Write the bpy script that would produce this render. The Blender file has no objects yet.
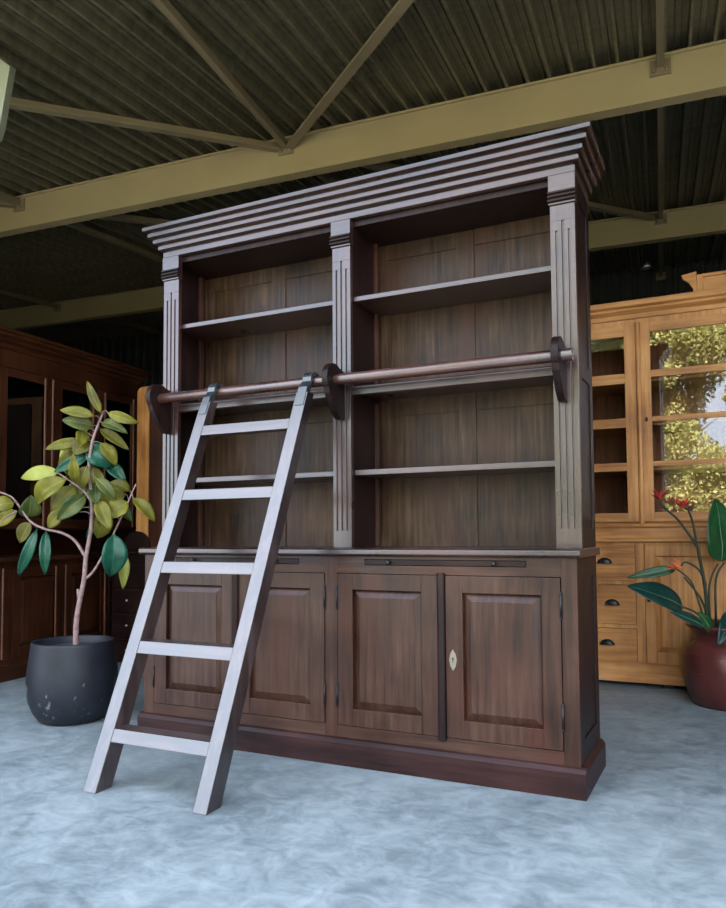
import bpy, bmesh, math, random
from mathutils import Vector, Matrix, Quaternion
scene = bpy.context.scene
C = scene.collection
PI = math.pi

# ------------------------------------------------------------------ materials
def newmat(name):
    m = bpy.data.materials.new(name); m.use_nodes = True
    nt = m.node_tree; b = nt.nodes['Principled BSDF']
    return m, nt, b
def lnk(nt, a, b): nt.links.new(a, b)
def ramp(nt, fac, stops):
    r = nt.nodes.new('ShaderNodeValToRGB'); e = r.color_ramp.elements
    while len(e) < len(stops): e.new(0.5)
    for i, (p, c) in enumerate(stops):
        e[i].position = p; e[i].color = (c[0], c[1], c[2], 1)
    lnk(nt, fac, r.inputs[0]); return r.outputs[0]
def noise(nt, vec, scale, detail=4, rough=.55, dist=0):
    n = nt.nodes.new('ShaderNodeTexNoise'); n.inputs['Scale'].default_value = scale
    n.inputs['Detail'].default_value = detail; n.inputs['Roughness'].default_value = rough
    n.inputs['Distortion'].default_value = dist
    lnk(nt, vec, n.inputs['Vector']); return n.outputs['Fac']
def mapping(nt, sc, loc=(0, 0, 0)):
    t = nt.nodes.new('ShaderNodeTexCoord'); m = nt.nodes.new('ShaderNodeMapping')
    m.inputs['Scale'].default_value = sc; m.inputs['Location'].default_value = loc
    lnk(nt, t.outputs['Object'], m.inputs['Vector']); return m.outputs[0]
def math_(nt, op, a, b):
    n = nt.nodes.new('ShaderNodeMath'); n.operation = op
    for i, v in enumerate((a, b)):
        if isinstance(v, (int, float)): n.inputs[i].default_value = v
        else: lnk(nt, v, n.inputs[i])
    return n.outputs[0]
def bump(nt, b, h, s, d=.004):
    n = nt.nodes.new('ShaderNodeBump'); n.inputs['Strength'].default_value = s
    n.inputs['Distance'].default_value = d; lnk(nt, h, n.inputs['Height']); lnk(nt, n.outputs[0], b.inputs['Normal'])
def wood(name, dark, mid, light, axis='z', rough=.4, spec=.5, k=1.0, coat=0.0, patch=None, cior=1.6):
    m, nt, b = newmat(name)
    s = {'z': (26, 26, 1.6), 'x': (1.6, 26, 26), 'y': (26, 1.6, 26)}[axis]
    v = mapping(nt, tuple(q*k for q in s)); v2 = mapping(nt, (2.2, 2.2, 2.2), (3, 1, 7))
    g = noise(nt, v, 1.6, 6, .62, .35); g2 = noise(nt, v2, 1.3, 3, .5)
    f = math_(nt, 'ADD', math_(nt, 'MULTIPLY', g, .55), math_(nt, 'MULTIPLY', g2, .45))
    col = ramp(nt, f, [(.36, dark), (.50, mid), (.64, light)])
    if patch:
        v3 = mapping(nt, (3.2, 3.2, 1.2) if axis == 'z' else (1.2, 3, 3), (9, 4, 2))
        p = noise(nt, v3, 1.5, 3, .5)
        mx = nt.nodes.new('ShaderNodeMix'); mx.data_type = 'RGBA'
        r = nt.nodes.new('ShaderNodeMapRange'); r.inputs['From Min'].default_value = .5; r.inputs['From Max'].default_value = .68
        r.inputs['To Max'].default_value = .6; lnk(nt, p, r.inputs[0]); lnk(nt, r.outputs[0], mx.inputs[0])
        lnk(nt, col, mx.inputs[6]); mx.inputs[7].default_value = (*patch, 1); col = mx.outputs[2]
    lnk(nt, col, b.inputs['Base Color'])
    rr = nt.nodes.new('ShaderNodeMapRange'); rr.inputs['To Min'].default_value = rough-.07; rr.inputs['To Max'].default_value = rough+.12
    lnk(nt, g2, rr.inputs[0]); lnk(nt, rr.outputs[0], b.inputs['Roughness'])
    b.inputs['Specular IOR Level'].default_value = spec
    if coat: b.inputs['Coat Weight'].default_value = coat; b.inputs['Coat Roughness'].default_value = .3; b.inputs['Coat IOR'].default_value = cior
    bump(nt, b, g, .3, .003)
    return m
def plain(name, col, rough=.5, metal=0, spec=.5, var=.12, scale=6, coat=0, bmp=0):
    m, nt, b = newmat(name)
    v = mapping(nt, (1, 1, 1)); n = noise(nt, v, scale, 5)
    d = tuple(max(0, c*(1-var*1.6)) for c in col); l = tuple(min(1, c*(1+var*1.6)) for c in col)
    lnk(nt, ramp(nt, n, [(.3, d), (.7, l)]), b.inputs['Base Color'])
    b.inputs['Roughness'].default_value = rough; b.inputs['Metallic'].default_value = metal
    b.inputs['Specular IOR Level'].default_value = spec; b.inputs['Coat Weight'].default_value = coat
    if bmp: bump(nt, b, n, bmp)
    return m

DK = ((.005, .002, .0018), (.011, .0045, .0038), (.022, .010, .008))
M = {}
for ax in 'xyz':
    M['dark_'+ax] = wood('dark stained wood '+ax, *DK, axis=ax, rough=.40, spec=.18)
    M['gloss_'+ax] = wood('glossy dark wood '+ax, (.005, .0022, .0022), (.022, .0095, .0085), (.060, .030, .027), axis=ax, rough=.28, spec=.62, coat=.32, cior=1.6, patch=(.05, .018, .014))
    M['panel_'+ax] = wood('brown panel wood '+ax, (.015, .0052, .0032), (.038, .0155, .009), (.066, .031, .0185), axis=ax, rough=.34, spec=.27, patch=(.055, .017, .009))
    M['honey_'+ax] = wood('honey teak '+ax, (.21, .080, .020), (.40, .172, .048), (.56, .275, .092), axis=ax, rough=.42, k=.7, spec=.35)
    M['red_'+ax] = wood('reddish brown wood '+ax, (.014, .004, .0015), (.036, .0105, .004), (.062, .020, .008), axis=ax, rough=.38, k=.8, spec=.22)
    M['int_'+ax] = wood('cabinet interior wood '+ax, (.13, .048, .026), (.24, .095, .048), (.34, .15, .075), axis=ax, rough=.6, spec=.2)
    M['ladder_'+ax] = wood('glossy ladder wood '+ax, (.002, .001, .001), (.016, .008, .0075), (.055, .033, .030), axis=ax, rough=.33, spec=.75, coat=.7, k=.8, cior=1.65)
M['plinth'] = wood('reddish plinth wood', (.006, .002, .002), (.018, .006, .0055), (.036, .013, .011), 'x', .4, spec=.22, patch=(.028, .008, .006))
M['back'] = wood('bookcase back boards', (.008, .004, .0022), (.036, .0185, .0095), (.078, .045, .025), 'z', .44, spec=.22, patch=(.042, .015, .009))
M['rail'] = wood('polished rail wood', (.02, .007, .005), (.045, .016, .011), (.08, .033, .024), 'x', .27, spec=.7, coat=.4)
M['iron'] = plain('black iron', (.02, .02, .021), .38, .6)
M['hook'] = plain('dark green painted wood', (.018, .024, .026), .3, 0, .7, coat=.3)
M['brass'] = plain('worn brass', (.20, .175, .13), .5, .5)
M['knob'] = plain('pale metal knob', (.45, .42, .42), .3, .9)
M['black'] = plain('black void', (.004, .004, .004), .8)
M['steel'] = plain('beige painted steel', (.27, .212, .112), .55, 0, .4, var=.06, scale=2)
M['steel_d'] = plain('olive brace steel', (.155, .12, .068), .5, 0, .4, var=.1, scale=3)
M['palesteel'] = plain('pale green panel paint', (.16, .165, .10), .5, var=.05)
M['soil'] = plain('potting soil', (.03, .022, .016), .95, var=.4, scale=60, bmp=.6)
M['bark'] = plain('pinkish bark', (.20, .125, .115), .7, var=.25, scale=40, bmp=.4)
M['stem'] = plain('dark green stem', (.012, .02, .010), .45, 0, .3, var=.2)
M['petal'] = plain('red petal', (.42, .035, .02), .45, var=.2)
M['petal_o'] = plain('orange petal', (.65, .14, .05), .45, var=.2)
M['wallm'] = plain('dark back wall', (.012, .012, .013), .8, var=.2)

def deckmat():
    m, nt, b = newmat('olive roof sheet')
    n = noise(nt, mapping(nt, (1, 8, 1)), 3, 4)
    lnk(nt, ramp(nt, n, [(.3, (.075, .066, .040)), (.7, (.15, .13, .074))]), b.inputs['Base Color'])
    b.inputs['Roughness'].default_value = .42; b.inputs['Specular IOR Level'].default_value = .6; b.inputs['Metallic'].default_value = .25
    return m
M['deck'] = deckmat()
def concrete():
    m, nt, b = newmat('polished concrete')
    v = mapping(nt, (1, 1, 1)); n1 = noise(nt, v, 1.1, 8, .6, .6); n2 = noise(nt, v, 7, 8, .65, 1.2)
    n3 = noise(nt, mapping(nt, (2.5, 5, 1)), 2.2, 7, .7, 1.6)
    f = math_(nt, 'ADD', math_(nt, 'ADD', math_(nt, 'MULTIPLY', n1, .34), math_(nt, 'MULTIPLY', n2, .44)), math_(nt, 'MULTIPLY', n3, .22))
    col = ramp(nt, f, [(.39, (.090, .115, .122)), (.5, (.165, .20, .208)), (.60, (.24, .28, .285))])
    # hairline scratches
    t = nt.nodes.new('ShaderNodeTexVoronoi'); t.feature = 'DISTANCE_TO_EDGE'; t.inputs['Scale'].default_value = 1.1
    d = nt.nodes.new('ShaderNodeVectorMath'); d.operation = 'ADD'; lnk(nt, v, d.inputs[0])
    nn = nt.nodes.new('ShaderNodeTexNoise'); nn.inputs['Scale'].default_value = 1.5; lnk(nt, v, nn.inputs['Vector'])
    lnk(nt, nn.outputs['Color'], d.inputs[1]); lnk(nt, d.outputs[0], t.inputs['Vector'])
    e = math_(nt, 'LESS_THAN', t.outputs['Distance'], .0035)
    g = math_(nt, 'GREATER_THAN', noise(nt, v, 3.1, 2), .53)
    mx = nt.nodes.new('ShaderNodeMix'); mx.data_type = 'RGBA'
    lnk(nt, math_(nt, 'MULTIPLY', math_(nt, 'MULTIPLY', e, g), .22), mx.inputs[0]); lnk(nt, col, mx.inputs[6]); mx.inputs[7].default_value = (.14, .16, .17, 1)
    lnk(nt, mx.outputs[2], b.inputs['Base Color'])
    r = nt.nodes.new('ShaderNodeMapRange'); r.inputs['To Min'].default_value = .38; r.inputs['To Max'].default_value = .68
    lnk(nt, n2, r.inputs[0]); lnk(nt, r.outputs[0], b.inputs['Roughness']); b.inputs['Specular IOR Level'].default_value = .45
    bump(nt, b, n2, .12, .004); return m
M['floor'] = concrete()
def glass():
    m, nt, b = newmat('window glass'); tr = nt.nodes.new('ShaderNodeBsdfTransparent'); gl = nt.nodes.new('ShaderNodeBsdfGlossy'); fr_ = nt.nodes.new('ShaderNodeFresnel'); mx = nt.nodes.new('ShaderNodeMixShader')
    gl.inputs['Roughness'].default_value = .0; fr_.inputs['IOR'].default_value = 1.62; tr.inputs[0].default_value = (.93, .94, .93, 1)
    lnk(nt, fr_.outputs[0], mx.inputs[0]); lnk(nt, tr.outputs[0], mx.inputs[1]); lnk(nt, gl.outputs[0], mx.inputs[2]); lnk(nt, mx.outputs[0], nt.nodes['Material Output'].inputs[0]); nt.nodes.remove(b); return m
    b.inputs['Base Color'].default_value = (1, 1, 1, 1); b.inputs['Roughness'].default_value = 0
    b.inputs['Transmission Weight'].default_value = 1; b.inputs['IOR'].default_value = 1.7
    b.inputs['Specular IOR Level'].default_value = .5
    return m
M['glass'] = glass()
def potmat(name, a, c, rough, specks):
    m, nt, b = newmat(name); v = mapping(nt, (1, 1, 1)); n = noise(nt, v, 5, 6)
    col = ramp(nt, n, [(.35, a), (.65, c)])
    if specks:
        s = noise(nt, mapping(nt, (1, 1, .5)), 26, 4, .7); sx = nt.nodes.new('ShaderNodeSeparateXYZ')
        t = nt.nodes.new('ShaderNodeTexCoord'); lnk(nt, t.outputs['Object'], sx.inputs[0])
        band = math_(nt, 'MULTIPLY', math_(nt, 'LESS_THAN', sx.outputs[2], .235), math_(nt, 'GREATER_THAN', s, .615))
        mx = nt.nodes.new('ShaderNodeMix'); mx.data_type = 'RGBA'; lnk(nt, math_(nt, 'MULTIPLY', band, .55), mx.inputs[0])
        lnk(nt, col, mx.inputs[6]); mx.inputs[7].default_value = (.17, .18, .21, 1); col = mx.outputs[2]
    lnk(nt, col, b.inputs['Base Color']); b.inputs['Roughness'].default_value = rough; b.inputs['Specular IOR Level'].default_value = .28 if specks else .5
    bump(nt, b, noise(nt, v, 30, 3), .15, .003)
    return m
M['pot'] = potmat('charcoal fibre clay', (.008, .009, .012), (.015, .0165, .022), .5, True)
M['redpot'] = potmat('oxblood glazed clay', (.055, .013, .012), (.10, .026, .022), .3, False)
def leafmat(name, col, col2, rough=.4, tr=.0):
    m, nt, b = newmat(name)
    n = noise(nt, mapping(nt, (1, 1, 1)), 14, 3)
    lnk(nt, ramp(nt, n, [(.35, col), (.65, col2)]), b.inputs['Base Color']); b.inputs['Roughness'].default_value = rough
    b.inputs['Specular IOR Level'].default_value = .25
    if tr:
        t = nt.nodes.new('ShaderNodeBsdfTranslucent'); t.inputs[0].default_value = (col2[0]*1.2, col2[1]*1.2, col2[2], 1)
        mx = nt.nodes.new('ShaderNodeMixShader'); mx.inputs[0].default_value = tr
        lnk(nt, b.outputs[0], mx.inputs[1]); lnk(nt, t.outputs[0], mx.inputs[2]); lnk(nt, mx.outputs[0], nt.nodes['Material Output'].inputs[0])
    return m
LM = [leafmat('olive leaf', (.06, .055, .006), (.13, .115, .014), .4, .25), leafmat('yellow green leaf', (.10, .095, .010), (.20, .185, .022), .4, .3),
      leafmat('mid green leaf', (.03, .055, .016), (.085, .095, .018), .35, .2), leafmat('deep green leaf', (.006, .045, .026), (.015, .08, .046), .25),
      leafmat('pale lime leaf', (.24, .26, .05), (.36, .37, .08), .4, .3)]
M['strel_a'] = leafmat('blue green broad leaf', (.003, .02, .016), (.007, .032, .026), .28)
M['strel_b'] = leafmat('broad green leaf', (.005, .035, .010), (.012, .062, .018), .34, .1)
M['bead'] = wood('polished red bead wood with painted highlight', (.05, .016, .007), (.10, .034, .014), (.15, .055, .025), 'z', .34, spec=.45)  # lighter than the dresser wood: door edge highlights put into the colour
M['midrib'] = plain('pale leaf rib', (.10, .17, .07), .4)
M['tleaf'] = leafmat('tree leaf', (.17, .18, .065), (.40, .38, .17), .5, .45)
M['tleaf2'] = leafmat('dark tree leaf', (.045, .065, .022), (.11, .125, .045), .5, .3)
M['trunk'] = plain('tree bark', (.09, .07, .05), .9, var=.3, scale=12)
M['grass'] = plain('grass ground', (.03, .034, .014), .9, var=.3, scale=2)
M['paving'] = plain('dark yard paving', (.10, .098, .09), .85, var=.1, scale=3)

# ------------------------------------------------------------------ mesh helpers
class MB:
    def __init__(s): s.bm = bmesh.new()
    def box(s, x0, x1, y0, y1, z0, z1):
        v = [s.bm.verts.new(p) for p in ((x0,y0,z0),(x1,y0,z0),(x1,y1,z0),(x0,y1,z0),(x0,y0,z1),(x1,y0,z1),(x1,y1,z1),(x0,y1,z1))]
        for f in ((3,2,1,0),(4,5,6,7),(0,1,5,4),(1,2,6,5),(2,3,7,6),(3,0,4,7)): s.bm.faces.new([v[i] for i in f])
        return s
    def hexa(s, pts):                                  # 4 bottom pts then 4 top pts
        v = [s.bm.verts.new(p) for p in pts]
        for f in ((3,2,1,0),(4,5,6,7),(0,1,5,4),(1,2,6,5),(2,3,7,6),(3,0,4,7)): s.bm.faces.new([v[i] for i in f])
        return s
    def prism(s, prof, a, b, axis='x'):                # extrude a closed 2-D profile between a and b
        def P(t, p):
            return {'x': (t, p[0], p[1]), 'y': (p[0], t, p[1]), 'z': (p[0], p[1], t)}[axis]
        A = [s.bm.verts.new(P(a, p)) for p in prof]; B = [s.bm.verts.new(P(b, p)) for p in prof]; n = len(prof)
        for i in range(n): s.bm.faces.new((A[i], A[(i+1) % n], B[(i+1) % n], B[i]))
        s.bm.faces.new(A[::-1]); s.bm.faces.new(B); return s
    def bar(s, p, q, w, h, up=(0, 0, 1)):
        p = Vector(p); q = Vector(q); d = (q-p).normalized(); u = Vector(up); x = d.cross(u).normalized(); y = x.cross(d).normalized()
        r = [p+x*a*w/2+y*b*h/2 for a, b in ((-1,-1),(1,-1),(1,1),(-1,1))]; t = [q+x*a*w/2+y*b*h/2 for a, b in ((-1,-1),(1,-1),(1,1),(-1,1))]
        return s.hexa(r+t)
    def tube(s, pts, r0, r1=None, n=12):
        r1 = r0 if r1 is None else r1; pts = [Vector(p) for p in pts]; N = len(pts); rings = []; prev = None
        for i, p in enumerate(pts):
            d = (pts[min(i+1, N-1)]-pts[max(i-1, 0)]).normalized()
            x = d.orthogonal().normalized() if prev is None else (prev-d*prev.dot(d)).normalized(); prev = x
            y = d.cross(x); r = r0+(r1-r0)*i/(N-1)
            rings.append([s.bm.verts.new(p+(x*math.cos(2*PI*k/n)+y*math.sin(2*PI*k/n))*r) for k in range(n)])
        for a, b in zip(rings, rings[1:]):
            for k in range(n): s.bm.faces.new((a[k], a[(k+1) % n], b[(k+1) % n], b[k]))
        s.bm.faces.new(rings[0][::-1]); s.bm.faces.new(rings[-1]); return s
    def lathe(s, prof, n=48, c=(0, 0)):
        rings = []
        for r, z in prof:
            rings.append([s.bm.verts.new((c[0]+r*math.cos(2*PI*k/n), c[1]+r*math.sin(2*PI*k/n), z)) for k in range(n)])
        for a, b in zip(rings, rings[1:]):
            for k in range(n): s.bm.faces.new((a[k], a[(k+1) % n], b[(k+1) % n], b[k]))
        s.bm.faces.new(rings[0][::-1]); s.bm.faces.new(rings[-1]); return s
    def sphere(s, c, r, sc=(1, 1, 1), n=12):
        m = Matrix.Translation(c) @ Matrix.Diagonal((sc[0]*r, sc[1]*r, sc[2]*r, 1))
        bmesh.ops.create_uvsphere(s.bm, u_segments=n, v_segments=n//2+1, radius=1, matrix=m); return s
    def obj(s, name, mat, parent=None, bevel=0, smooth=False, loc=None):
        bmesh.ops.recalc_face_normals(s.bm, faces=s.bm.faces)
        me = bpy.data.meshes.new(name); s.bm.to_mesh(me); s.bm.free()
        if smooth:
            for p in me.polygons: p.use_smooth = True
        for mm in (mat if isinstance(mat, (list, tuple)) else [mat]): me.materials.append(mm)
        o = bpy.data.objects.new(name, me); C.objects.link(o)
        if parent: o.parent = parent
        if loc: o.location = loc
        if bevel:
            b = o.modifiers.new('bevel', 'BEVEL'); b.width = bevel; b.segments = 2; b.limit_method = 'ANGLE'; b.angle_limit = .6
        return o
def thing(name, label, cat, loc=(0, 0, 0), rz=0, group=None):
    o = bpy.data.objects.new(name, None); C.objects.link(o); o.location = loc; o.rotation_euler = (0, 0, rz)
    o.empty_display_size = .1; o['label'] = label; o['category'] = cat
    if group: o['group'] = group
    return o
def struct(o): o['kind'] = 'structure'; return o
def smooth_pts(pts, k=4):
    P = [Vector(p) for p in pts]
    if len(P) < 3: return P
    out = []
    for i in range(len(P)-1):
        p0, p1, p2, p3 = P[max(i-1, 0)], P[i], P[i+1], P[min(i+2, len(P)-1)]
        for j in range(k):
            t = j/k
            out.append(.5*((2*p1)+(-p0+p2)*t+(2*p0-5*p1+4*p2-p3)*t*t+(-p0+3*p1-3*p2+p3)*t**3))
    out.append(P[-1]); return out

# ------------------------------------------------------------------ camera (solved from the photograph's vanishing points)
cd = bpy.data.cameras.new('camera'); cam = bpy.data.objects.new('camera', cd); C.objects.link(cam); scene.camera = cam
yaw, pitch, roll = .4453, .0534, -.0075
cy, sy, cp, sp = math.cos(yaw), math.sin(yaw), math.cos(pitch), math.sin(pitch)
f = Vector((-sy*cp, cy*cp, sp)); r = Vector((cy, sy, 0)); u = r.cross(f)
cr, sr = math.cos(roll), math.sin(roll); r2 = r*cr+u*sr; u2 = u*cr-r*sr
mt = Matrix((r2, u2, -f)).transposed().to_4x4(); mt.translation = (2.7375, -2.9362, 1.0214); cam.matrix_world = mt
cd.sensor_fit = 'VERTICAL'; cd.sensor_height = 24; cd.lens = 742.04*24/908
cd.shift_x = -16.06/908; cd.shift_y = 38.46/908; cd.clip_start = .05; cd.clip_end = 500

# ------------------------------------------------------------------ dark ladder bookcase
W = 2.183; ZW = .95; D = .45
bc = thing('bookcase', 'large dark-stained wooden library bookcase with four panelled doors and a ladder rail', 'bookcase')
def fr(mb, x0, x1, z0, z1, y0, y1): return mb.box(x0, x1, y0, y1, z0, z1)
# plinth with sloped top lip
pl = MB()
pl.prism([(-.022, 0), (-.022, .098), (-.010, .112), (0, .118), (.02, .118), (.02, 0)], -.022, W+.022, 'x')
pl.prism([(W+.022, 0), (W+.022, .098), (W+.010, .112), (W, .118), (W-.02, .118), (W-.02, 0)], .02, D, 'y')
pl.prism([(-.022, 0), (.02, 0), (.02, .118), (0, .118), (-.010, .112), (-.022, .098)], .02, D, 'y')
pl.obj('plinth', M['plinth'], bc, .0015)
# base carcass: face frame + sides
for q0, q1 in ((0, .067), (1.062, 1.124), (2.121, W)): MB().box(q0, q1, 0, .022, .105, .915).obj('frame_stile', M['panel_z'], bc, .0012)
for a, b, c_, d_ in ((.067, 1.062, .20, .925), (1.124, 2.121, 1.262, 1.985)):
    MB().box(a, b, 0, .022, .105, .168).obj('bottom_rail', M['panel_x'], bc, .0012)
    MB().box(a, b, 0, .022, .840, .876).box(a, c_, 0, .022, .876, .903).box(d_, b, 0, .022, .876, .903).box(a, b, 0, .022, .903, .915).obj('top_rail', M['panel_x'], bc)
m = MB()
m.box(.004, .03, .022, D, .10, .915); m.box(W-.03, W-.006, .022, D, .10, .915); m.box(.03, W-.03, D-.02, D, .10, .915)
m.box(.03, W-.03, .022, D-.02, .10, .12)
for z0, z1 in ((.10, .20), (.83, .915)): m.box(W-.006, W, .022, D, z0, z1); m.box(-.002, .004, .022, D, z0, z1)
for y0, y1 in ((.022, .10), (D-.07, D)): m.box(W-.006, W, y0, y1, .2, .83); m.box(-.002, .004, y0, y1, .2, .83)
m.obj('base_carcass', M['dark_z'], bc, .001)
# pull-out boards with two knobs each
for a, b in ((.202, .923), (1.264, 1.983)):
    o = MB().box(a, b, -.001, .2, .8785, .9005).obj('pull_out_board', M['dark_x'], bc, .001)
    for x in (a+.118, b-.128):
        MB().tube([(x, .001, .8895), (x, -.008, .8895)], .005, .005).sphere((x, -.015, .8895), .010).obj('knob', M['iron'], o, smooth=True)
# doors
def panel_door(x0, x1, z0, z1, par, mats, y=0, th=.02, st=.075, name='door', top=.07, bot=.075, raised=True):
    mx, mz = mats; fx0, fx1, fz0, fz1 = x0+st, x1-st, z0+bot, z1-top
    m = MB(); m.box(x0, fx0, y, y+th, z0, z1); m.box(fx1, x1, y, y+th, z0, z1)
    m.box(fx0, fx1, y, y+th, z0, fz0); m.box(fx0, fx1, y, y+th, fz1, z1)
    d = m.obj(name, mz, par, .0018)
    m = MB(); bw = .034
    o = [(fx0, fz0), (fx1, fz0), (fx1, fz1), (fx0, fz1)]; i = [(fx0+bw, fz0+bw), (fx1-bw, fz0+bw), (fx1-bw, fz1-bw), (fx0+bw, fz1-bw)]
    V = m.bm.verts.new
    a = [V((p[0], y+.0195, p[1])) for p in o]; b = [V((p[0], y+.005, p[1])) for p in i]; c = [V((p[0], y+.0025, p[1])) for p in i]
    e = [V((p[0], y+th-.0005, p[1])) for p in o]
    for k in range(4):
        n = (k+1) % 4
        m.bm.faces.new((a[k], a[n], b[n], b[k])); m.bm.faces.new((b[k], b[n], c[n], c[k])); m.bm.faces.new((e[k], e[n], a[n], a[k]))
    m.bm.faces.new(c); m.bm.faces.new(e[::-1])
    m.obj('raised_panel', mz, d)
    return d
DM = (M['panel_x'], M['panel_z'])
doors = [(.070, .563), (.578, 1.059), (1.127, 1.606), (1.640, 2.118)]
dd = []
for k, (a, b) in enumerate(doors):
    d = panel_door(a, b, .171, .837, bc, DM, y=-.003, th=.022); dd.append(d)
    hx = a-.002 if k % 2 == 0 else b+.002
    for z in (.30, .73):
        MB().tube([(hx, -.006, z-.045), (hx, -.006, z+.045)], .0045, n=8).sphere((hx, -.006, z+.048), .0055, n=8).sphere((hx, -.006, z-.048), .0055, n=8).obj('hinge', M['iron'], d, smooth=True)
for k in (0, 2):
    x = doors[k][1]+.016 - (0.0 if k == 2 else .008)
    MB().prism([(x+.017*math.cos(t), -.008-.012*math.sin(t)) for t in [PI*i/8 for i in range(9)]], .158, .848, 'z').box(x-.017, x+.017, -.008, -.003, .158, .848).obj('closing_bead', M['dark_z'], dd[k], .001)
esc = MB().prism([(1.672, .445), (1.684, .465), (1.689, .49), (1.684, .515), (1.672, .535), (1.660, .515), (1.655, .49), (1.660, .465)], -.0065, -.003, 'y').obj('escutcheon', M['brass'], dd[3], .0008)
MB().sphere((1.672, -.0068, .496), .0045, (1, .3, 1), 10).box(1.6705, 1.6735, -.0078, -.0060, .481, .496).obj('keyhole', M['black'], esc)
# worktop
MB().prism([(-.018, .915), (-.030, .925), (-.030, .944), (-.022, ZW), (D, ZW), (D, .915)], -.018, W+.018, 'x').obj('worktop', M['gloss_x'], bc, .003)
# upper case
YU = .12; YS = .15
m = MB()
for x0, x1 in ((0.002, .03), (W-.03, W-.006)): m.box(x0, x1, YU+.025, D, ZW, 2.505)
m.box(1.040, 1.066, YU+.025, D-.012, ZW, 2.505); m.box(1.110, 1.136, YU+.025, D-.012, ZW, 2.505)
m.box(.03, 1.04, YU+.03, D-.012, 2.478, 2.505); m.box(1.136, W-.03, YU+.03, D-.012, 2.478, 2.505)
m.box(1.066, 1.110, YU+.03, D-.012, 2.47, 2.505)
for z0, z1 in ((ZW, 1.03), (1.66, 1.73), (2.42, 2.505)): m.box(W-.006, W, YU+.025, D, z0, z1)
for y0, y1 in ((YU+.025, YU+.085), (D-.06, D)):
    for z0, z1 in ((1.03, 1.66), (1.73, 2.42)): m.box(W-.006, W, y0, y1, z0, z1)
m.obj('upper_carcass', M['dark_z'], bc, .001)
# back with rails, stiles and boards
m = MB(); m.box(.03, 1.04, D-.012, D, ZW, 2.478); m.box(1.136, W-.03, D-.012, D, ZW, 2.478)
for a, b, s in ((.03, 1.04, .53), (1.136, W-.03, 1.60)):
    yb = D-.012
    m.box(a, a+.05, yb-.008, yb, ZW, 2.478); m.box(b-.05, b, yb-.008, yb, ZW, 2.478)
    m.box(s-.045, s+.045, yb-.006, yb, ZW, 2.478)
    for z0, z1 in ((1.60, 1.67), (2.40, 2.478)):
        m.box(a+.05, s-.045, yb-.008, yb, z0, z1); m.box(s+.048, b-.05, yb-.008, yb, z0, z1)
m.obj('back_panel', M['back'], bc, .0012)
for x in (.03, 1.136, 1.022, W-.048):
    for z0, z1 in ((.952, 1.286), (1.315, 1.66), (1.71, 2.115), (2.142, 2.475)): MB().box(x, x+.018, D-.075, D-.048, z0, z1).obj('shelf_batten', M['panel_z'], bc, .001)
for a, b in ((.031, 1.039), (1.137, W-.031)):
    for z, t in ((2.140, .024), (1.313, .026)): MB().box(a, b, YS, D-.021, z-t, z).obj('shelf', M['gloss_x'], bc, .003)
    MB().box(a, b, YU+.032, D-.021, 1.683, 1.708).prism([(YU+.032, 1.708), (YU+.012, 1.708), (YU+.006, 1.700), (YU+.012, 1.690), (YU+.012, 1.668), (YU+.02, 1.662), (YU+.032, 1.662)], a, b, 'x').obj('fixed_shelf', M['gloss_x'], bc, .0015)
# fluted pilasters
def pilaster(x0, x1):
    g = .0045; cx_ = (x0+x1)/2; ch = [cx_-.026, cx_, cx_+.026]
    prof = [(x0, YU+.025), (x0, YU)]
    for c in ch: prof += [(c-g, YU), (c-g*.6, YU+.008), (c+g*.6, YU+.008), (c+g, YU)]
    prof += [(x1, YU), (x1, YU+.025)]
    m = MB(); m.prism(prof, 1.03, 2.27, 'z')
    m.box(x0, x1, YU, YU+.025, ZW+.001, 1.03); m.box(x0, x1, YU, YU+.025, 2.312, 2.378)
    # central flute runs a little higher and lower
    p2 = [(x0, YU+.025), (x0, YU), (cx_-g, YU), (cx_-g*.6, YU+.008), (cx_+g*.6, YU+.008), (cx_+g, YU), (x1, YU), (x1, YU+.025)]
    m.prism(p2, 2.27, 2.312, 'z')
    o = m.obj('pilaster', M['gloss_z'], bc, .0008)
    c = MB(); c.box(x0-.004, x1+.004, YU-.008, YU+.025, 2.380, 2.505)
    c = c.obj('capital', M['gloss_x'], o, .001); q = MB(); pr = [(YU-.006, 2.440)]
    for z in (2.428, 2.411, 2.394): pr += [(YU-.0095, z+.008), (YU-.019, z+.004), (YU-.019, z-.002), (YU-.0095, z-.006)]
    q.prism(pr+[(YU-.006, 2.384)], x0-.006, x1+.006, 'x').obj('reeding', M['dark_x'], c, .0006)
for a, b in ((.003, .104), (1.040, 1.136), (2.081, W)): pilaster(a, b)
# cornice: five stepped mouldings mitred round the front and both sides
def cornice(name, par, x0, x1, y0, yb, levels, mats, split=False):
    out = []
    for k, (z0, z1, e0, e1, lip) in enumerate(levels):
        m = MB()
        # cross-section from inside to outside: straight fillet with a concave cove under it
        prof = [(e0, z0), (e1, z0+lip), (e1, z1)]
        def ring(e, z): return [(x0-e, yb, z), (x0-e, y0-e, z), (x1+e, y0-e, z), (x1+e, yb, z)]
        rs = [[m.bm.verts.new(p) for p in ring(e, z)] for e, z in prof]
        rs.append([m.bm.verts.new(p) for p in ring(-.02, z1)]); rs.insert(0, [m.bm.verts.new(p) for p in ring(-.02, z0)])
        n = len(rs)
        for i in range(n):
            a, b = rs[i], rs[(i+1) % n]
            for j in range(3): m.bm.faces.new((a[j], a[j+1], b[j+1], b[j]))
        m.bm.faces.new([rw[0] for rw in rs]); m.bm.faces.new([rw[3] for rw in rs][::-1])
        out.append(m.obj(name, mats, par, .0012))
    return out
lv = []
z = 2.507
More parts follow.
